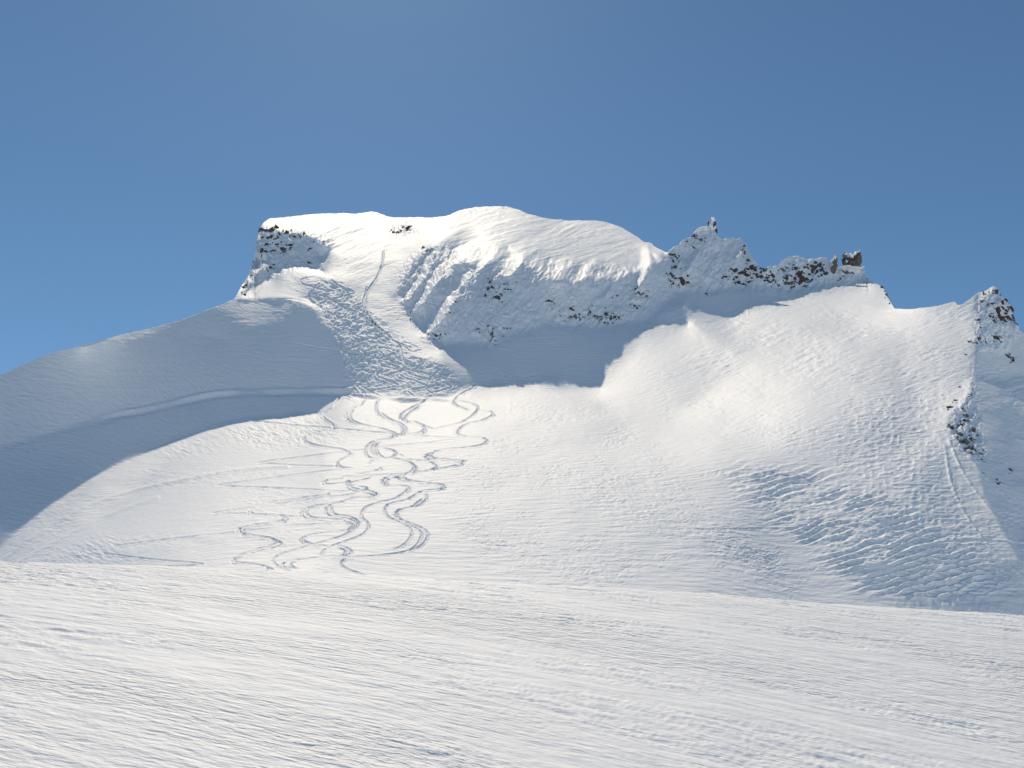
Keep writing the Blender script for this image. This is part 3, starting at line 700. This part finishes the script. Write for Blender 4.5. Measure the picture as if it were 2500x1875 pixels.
def z1(l): return [(442.4 + .24 * a[0], 398.2 + .24 * a[1], a[2] * .24, a[3] * .24) + tuple(a[4:]) for a in l]
OUT = [
 ("dark broken rock face under the left end of the summit ridge", 'd', [(567,493,12,9),(591,494,22,22),(582,511,20,10),(620,504,12,12),(637,512,14,6),(655,504,9,7),(645,506,4,4),(574,528,10,6),(598,528,12,8),(610,537,18,9),(627,531,12,8),(577,545,16,6),(591,542,10,5),(567,542,5,12),(613,543,8,5),(567,513,6,4)]),
 ("few small stones in the shaded hollow right of the broken left rock face", 'd', [(670,536,6,6),(678,523,5,4),(700,521,5,4),(669,566,6,6)]),
 ("snowy stones down the left skyline edge below the summit block", 'd', [(584,576,11,8),(526,620,10,7),(528,636,7,7),(541,595,4,4),(546,566,4,4),(580,584,5,4)]),
 ("small dark crag alone on the smooth snow between left summit and dome", 'd', [(879,493,13,12),(850,503,9,6),(860,504,8,7),(884,489,8,5),(872,494,8,8),(846,497,4,4)]),
 ("tiny rocks at the head of the left snow ribs", 'd', [(915,536,4,8),(923,541,10,4),(934,539,5,3),(903,557,2,5)]),
 ("stones dotted along the crests of the left snow ribs", 'd', [(873,648,3,5),(888,675,4,5),(887,689,3,8),(984,654,4,6),(971,679,5,3),(944,705,3,4),(899,707,3,3),(1018,588,3,3)]),
 ("scattered rocks at the foot of the left snow ribs", 'd', [(944,727,10,6),(927,723,3,5),(961,726,4,5),(937,734,3,4),(951,724,3,3),(948,735,2,4)]),
 ("upright dark crag in the middle of the shaded cliff", 'd', [(1058,611,7,13),(1062,623,9,9),(1053,626,3,18),(1073,645,14,13),(1069,641,8,8),(1049,643,3,14),(1090,615,7,4),(1080,620,4,4),(1097,627,9,4,-30),(1091,624,4,3),(1073,632,7,3),(1097,617,5,3),(1115,611,4,3)]),
 ("thin slanting rock rib low on the shaded apron", 'g', [(1031,715,5,8,-60),(1054,708,4,6),(1062,727,4,22,28),(1070,737,4,6),(1095,711,9,4,-40),(1103,709,3,3),(1088,728,4,3),(1070,745,3,3)]),
 ("dark rocks at the left tip of the curved rock band under the dome", 'd', [(1185,648,9,7),(1193,651,5,5),(1196,655,5,3),(1193,668,3,3),(1181,632,2,3)]),
 ("left half of the curved rock band at the cliff foot, greyish stones", 'g', [(1232,668,8,7),(1209,673,3,4),(1210,684,4,4),(1242,689,15,9,-35),(1234,685,7,6),(1221,692,4,4),(1254,677,3,6),(1260,684,3,5)]),
 ("right half of the curved rock band at the cliff foot, reddish stones", 'r', [(1274,678,5,12),(1284,681,8,11),(1290,689,6,7),(1300,690,9,8),(1306,699,9,5),(1310,684,12,8),(1318,690,8,12),(1328,687,13,8),(1335,689,7,5),(1295,681,3,4),(1308,666,3,5),(1278,663,3,4),(1345,683,3,3)]),
 ("rocks below the bright snow rib at the right end of the dome", 'r', [(1374,624,6,6),(1379,631,9,9),(1389,633,5,5),(1395,642,5,5),(1398,630,3,3),(1334,638,4,5),(1324,643,4,3),(1302,590,2,5)]),
 ("little rock cluster just above the right shadow tip, under the dome's right end", 'd', [(1376,665,7,5),(1367,662,5,4),(1362,657,3,4),(1373,658,3,3),(1384,664,3,3)]),
 ("dark rocks down the left flank of the needle peak", 'd', [(1449,550,12,9),(1454,567,7,12),(1460,578,14,6),(1500,507,7,10),(1503,514,5,4),(1515,518,9,7),(1484,521,6,4),(1496,535,4,5),(1502,534,4,5),(1463,560,5,5),(1466,552,4,4)]),
 ("black rocks at the left foot of the needle peak", 'r', [(1449,596,13,10),(1454,613,5,11),(1447,608,5,8),(1472,606,16,18),(1466,616,4,9),(1488,609,6,5)]),
 ("few tiny stones on the open face below the needle", 'd', [(1515,582,4,2),(1509,579,3,2),(1525,634,5,6),(1525,626,4,2),(1512,624,3,2),(1567,598,10,6),(1561,601,5,3)]),
 ("red brown rocks cascading down the right shoulder of the needle peak", 'r', [(1609,532,4,7),(1608,546,6,11),(1600,586,17,11),(1590,582,12,8),(1582,580,8,5),(1614,594,14,10),(1622,577,14,13),(1616,565,6,10),(1631,586,14,11),(1635,596,12,9),(1646,600,11,9),(1596,608,10,10),(1592,596,9,7),(1619,608,10,5),(1607,613,5,5)]),
 ("speckled rocks in the low notch between needle peak and brown crag", 'd', [(1650,586,9,8),(1652,607,5,4),(1659,610,9,9),(1669,596,8,12),(1671,606,7,8),(1657,601,5,5),(1663,589,3,6),(1655,583,4,4)]),
 ("brown crag with a pointed right corner on the right ridge", 'r', [(1727,589,13,13),(1729,603,15,17),(1739,601,18,14),(1748,607,14,6,-10),(1727,615,7,8),(1740,620,6,6),(1719,579,9,10),(1740,577,5,5)]),
 ("grey rock rib left of the brown crag", 'g', [(1691,580,15,9),(1700,601,12,14),(1707,610,14,12),(1697,610,7,14),(1681,616,5,10),(1715,570,4,5),(1706,566,4,4),(1712,618,8,6)]),
 ("dark arching rock left of the leaning pillar", 'd', [(1760,577,17,12),(1770,570,16,8),(1755,584,12,10),(1766,589,5,17),(1777,584,8,14),(1784,591,13,10)]),
 ("slanting rock slab under the square block", 'g', [(1829,589,22,4,35),(1817,601,7,4,30),(1822,596,6,4,40)]),
 ("small rock teeth stepping down the skyline right of the square block", 'd', [(1906,614,8,8),(1916,639,4,10),(1922,657,4,6),(1873,600,3,5)]),
 ("dark rocks just under the tip of the right hand peak", 'd', [(2152,633,10,14),(2126,636,4,12),(2120,652,11,6,40),(2141,658,8,5)]),
 ("large dark rock patch on the shaded side of the right hand peak", 'r', [(2154,671,15,24),(2162,687,19,18),(2140,681,8,9),(2178,684,16,12),(2172,693,10,9),(2184,668,9,12),(2189,684,5,12),(2172,671,6,6),(2173,649,6,6),(2149,693,5,14)]),
 ("broken rocks lower on the shaded right face, beside the lit snow edge", 'd', [(2151,727,13,9),(2154,732,8,10),(2114,732,7,13),(2130,737,3,9),(2095,739,7,4),(2112,693,6,6),(2119,708,5,4),(2087,767,5,4)]),
 ("two lone dark stones on the shaded snow at the right frame edge", 'd', [(2173,769,12,9,40),(2188,780,7,11)]),
 ("specks of rock beside the sharp lit edge in the middle of the right rib", 'd', [(2104,831,3,4),(2096,855,4,7),(2074,836,4,6),(2100,842,3,4)]),
 ("upper snow-plastered rocks of the low crag on the right rib", 'g', [(2055,881,13,8),(2063,866,6,5),(2057,923,12,11),(2050,917,5,8),(2076,919,12,8),(2085,908,13,9),(2088,895,9,7),(2079,885,7,6)]),
 ("lower pointed end of the crag on the right rib", 'g', [(2103,930,11,14),(2098,946,11,8),(2076,940,11,13),(2087,953,18,16),(2096,969,12,18),(2098,981,5,8),(2120,981,6,4),(2119,993,8,3),(2124,972,5,4)]),
 ("last small stones below the crag in the lower right shade", 'd', [(2183,1015,5,11),(2156,1045,7,5),(2154,1037,3,6),(2124,1023,4,3)]),
]
def place_rock(parent, x, y, w, h, ang, key, base):
    p, n, s = on_mountain(x, y)
    me = RR.choice(VAR[key]); o = bpy.data.objects.new('rock', me)
    sx, sz = w * s * .5, h * s * .5; sy = max(min(sx, sz), .5 * min(max(sx, sz), 3)) * 0.8
    o.parent = parent
    q = p + n * sy * .45
    o.location = Vector(q) - base
    o.rotation_euler = (RR.uniform(-.15, .15), math.radians(ang), RR.uniform(-.3, .3))
    o.scale = (sx * 1.55, sy * 1.3, sz * 1.55)
    C.objects.link(o)
for label, key, rocks in OUT:
    x0 = sum(r[0] for r in rocks) / len(rocks); y0 = max(r[1] for r in rocks)
    p, n, s = on_mountain(x0, y0)
    e = bpy.data.objects.new('rock_outcrop', None); C.objects.link(e); e.location = p
    e['label'] = label; e['category'] = 'rocks'; e['group'] = 'rocks showing through the snow'
    for r in rocks:
        ang = r[4] if len(r) > 4 else RR.uniform(-25, 25)
        if r[2] * r[3] >= 60:      # break big ones into two or three blocks
            for k in range(3):
                place_rock(e, r[0] + RR.uniform(-.25, .25) * r[2], r[1] + RR.uniform(-.25, .25) * r[3], r[2] * RR.uniform(.5, .8), r[3] * RR.uniform(.5, .8), ang + RR.uniform(-25, 25), key if RR.random() < .75 else 'd', Vector(p))
        else:
            place_rock(e, r[0], r[1], r[2], r[3], ang, key if RR.random() < .8 else 'd', Vector(p))
        if r[2] * r[3] >= 25:      # chips beside it
            for k in range(3):
                f = RR.uniform(.2, .38)
                place_rock(e, r[0] + RR.choice((-1, 1)) * RR.uniform(.5, .9) * r[2], r[1] + RR.uniform(-.7, .8) * r[3], r[2] * f + 1, r[3] * f + 1, ang + RR.uniform(-40, 40), key, Vector(p))

# ------------------------------------------------------------------ free standing pinnacles on the skyline
M_CAP = snow_material('cap_snow', (1, 1, 1), .1, .05)
BLK = {k: [lump_mesh('rock', 300 + i, m, 2, False) for i in range(5)] for k, m in (('d', M_ROCK), ('r', M_RED), ('g', M_GREY))}
CAPM = [lump_mesh('snow_cap', 330 + i, M_CAP, 2, True) for i in range(4)]
def pinnacle(label, x0, y0, blocks):
    """blocks: (x, y, width, height, tilt, material key or 's' for snow, metres-ish offset towards the viewer in sheet units)"""
    p, n, s = on_mountain(x0, y0)
    e = bpy.data.objects.new('rock_pinnacle', None); C.objects.link(e); e.location = p
    e['label'] = label; e['category'] = 'rock pinnacle'
    right = np.array([1.0, 0, 0]); dist = np.linalg.norm(p)
    for i, (x, y, w, h, ang, key, off) in enumerate(blocks):
        me = CAPM[i % 4] if key == 's' else BLK[key][i % 5]
        o = bpy.data.objects.new('snow_cap' if key == 's' else 'rock', me); C.objects.link(o); o.parent = e
        d = dirs(x * K, y * K) / np.linalg.norm(dirs(x * K, y * K)) * (dist - off * s)
        o.location = Vector(d) - Vector(p)
        o.rotation_euler = (0, math.radians(ang), 0)
        o.scale = (w * s * .56, max(w, 7) * s * .5, h * s * .56)
pinnacle("thin snow plastered needle standing highest on the right ridge", 1538, 497, [
 (1531, 497, 17, 17, 20, 's', 1), (1537, 487, 14, 22, 12, 's', 1), (1540, 477, 9, 18, 8, 's', 1), (1537.5, 472, 4, 8, 10, 's', 0), (1545, 483, 7, 17, 4, 'd', 2), (1546, 500, 9, 14, -20, 'd', 1.5), (1530, 482, 5, 9, 10, 'd', 3), (1543, 492, 10, 14, 0, 's', 0)])
pinnacle("leaning grey pillar with a snow cap, left of the square block", 1803, 585, [
 (1803, 566, 11, 24, 12, 'g', 2), (1800, 580, 15, 22, 16, 'g', 2), (1797, 593, 12, 22, 14, 'g', 3), (1793, 605, 7, 15, 30, 'g', 4), (1806, 572, 8, 26, 6, 'g', 1), (1803, 556, 10, 9, 8, 's', 2), (1798, 562, 7, 12, 30, 's', 3)])
pinnacle("square grey rock block with two snowy horns on the right ridge skyline", 1840, 579, [
 (1840, 582, 52, 14, 4, 's', 2), (1822, 566, 8, 24, -4, 'd', 2), (1858, 564, 7, 24, 6, 'g', 1), (1842, 576, 32, 12, 2, 'g', 3), (1833, 571, 8, 20, 12, 'd', 4), (1846, 573, 9, 16, -14, 'r', 4),
 (1827, 567, 14, 26, -8, 'g', 2), (1838, 570, 17, 22, 0, 'g', 3), (1850, 567, 17, 24, 6, 'g', 2), (1855, 551, 9, 19, 28, 'r', 1), (1825, 553, 9, 15, -12, 'g', 1), (1833, 562, 12, 14, 20, 'd', 3), (1845, 560, 12, 12, -30, 'r', 2),
 (1838, 553, 22, 9, 6, 's', 2), (1848, 548, 14, 7, -38, 's', 2), (1828, 549, 9, 7, 20, 's', 2), (1829, 564, 6, 5, 10, 's', 6), (1856, 541, 5, 4, -30, 's', 1), (1835, 580, 26, 7, 4, 's', 4)])

# ------------------------------------------------------------------ three climbers in the couloir
def cloth(name, col):
    m = bpy.data.materials.new(name); m.use_nodes = True; b = m.node_tree.nodes['Principled BSDF']
    n = m.node_tree.nodes.new('ShaderNodeTexNoise'); n.inputs['Scale'].default_value = 9
    r = m.node_tree.nodes.new('ShaderNodeMixRGB'); r.inputs[1].default_value = (*[c * .7 for c in col], 1); r.inputs[2].default_value = (*col, 1)
    m.node_tree.links.new(n.outputs[0], r.inputs[0]); m.node_tree.links.new(r.outputs[0], b.inputs['Base Color'])
    b.inputs['Roughness'].default_value = .8
    return m
M_DARK = cloth('dark_clothing', (.03, .035, .05)); M_PACK = cloth('pack_fabric', (.05, .03, .03)); M_SKIN = cloth('skin', (.45, .28, .2)); M_HAT = cloth('hat_wool', (.04, .04, .06))

def climber(x, y, label, rot, lean, arm):
    p, n, s = on_mountain(x, y)
    J = [((0, 0, .95), .15), ((0, lean * .5, 1.22), .16), ((0, lean, 1.46), .15), ((0, lean * 1.15, 1.56), .065), ((0, lean * 1.3, 1.66), .10), ((0, lean * 1.35, 1.76), .09)]
    E = [(0, 1), (1, 2), (2, 3), (3, 4), (4, 5)]
    for sd, fwd in ((-1, .28), (1, -.18)):
        i = len(J)
        J += [((sd * .11, 0, .88), .10), ((sd * .12, fwd * .8, .50 + max(fwd, 0) * .4), .075), ((sd * .12, fwd * .9, .08 + max(fwd, 0) * .5), .05), ((sd * .12, fwd * .9 + .14, .04 + max(fwd, 0) * .5), .045)]
        E += [(0, i), (i, i + 1), (i + 1, i + 2), (i + 2, i + 3)]
    for sd in (-1, 1):
        i = len(J)
        J += [((sd * .2, lean, 1.42), .07), ((sd * .28, lean + .08, 1.17), .05), ((sd * .27, lean + .30, 1.10 + arm * (sd > 0)), .038), ((sd * .26, lean + .38, 1.12 + arm * (sd > 0)), .035)]
        E += [(2, i), (i, i + 1), (i + 1, i + 2), (i + 2, i + 3)]
    me = bpy.data.meshes.new('person'); me.from_pydata([j[0] for j in J], E, [])
    o = bpy.data.objects.new('person', me); C.objects.link(o)
    sk = o.modifiers.new('skin', 'SKIN')
    for i, j in enumerate(J): me.skin_vertices[0].data[i].radius = (j[1], j[1])
    me.skin_vertices[0].data[0].use_root = True
    sb = o.modifiers.new('sub', 'SUBSURF'); sb.levels = 1; sb.render_levels = 1
    dg = bpy.context.evaluated_depsgraph_get(); ev = bpy.data.meshes.new_from_object(o.evaluated_get(dg))
    o.modifiers.clear(); o.data = ev; ev.materials.clear(); ev.materials.append(M_DARK); ev.materials.append(M_SKIN)
    for f in ev.polygons:
        f.use_smooth = True
        if f.center.z > 1.6: f.material_index = 1
    o.location = Vector(p) + Vector(n) * .1; o.rotation_euler = (0, 0, rot)
    k_ = 8.0 * s / 1.86; o.scale = (k_, k_, k_)
    o['label'] = label; o['category'] = 'person'; o['group'] = 'climbers in the couloir'
    for nm, cx, cy, cz, sx, sy, sz, mat, sd in (('backpack', 0, lean * .6 - .22, 1.28, .18, .14, .29, M_PACK, 41), ('hat', 0, lean * 1.35 - .01, 1.78, .115, .125, .10, M_HAT, 42)):
        b = bpy.data.objects.new(nm, lump_mesh(nm, sd, mat, 2, True)); C.objects.link(b); b.parent = o
        b.location = (cx, cy, cz); b.scale = (sx, sy, sz)
climber(804, 696, "topmost of the three dark climbers on the trail up the couloir", .3, .12, .0)
climber(811, 703, "middle climber of the three, dark clothes, leaning into the slope", .5, .22, .25)
climber(820, 714, "lowest of the three dark climbers, bent over with a backpack", .6, .26, .05)
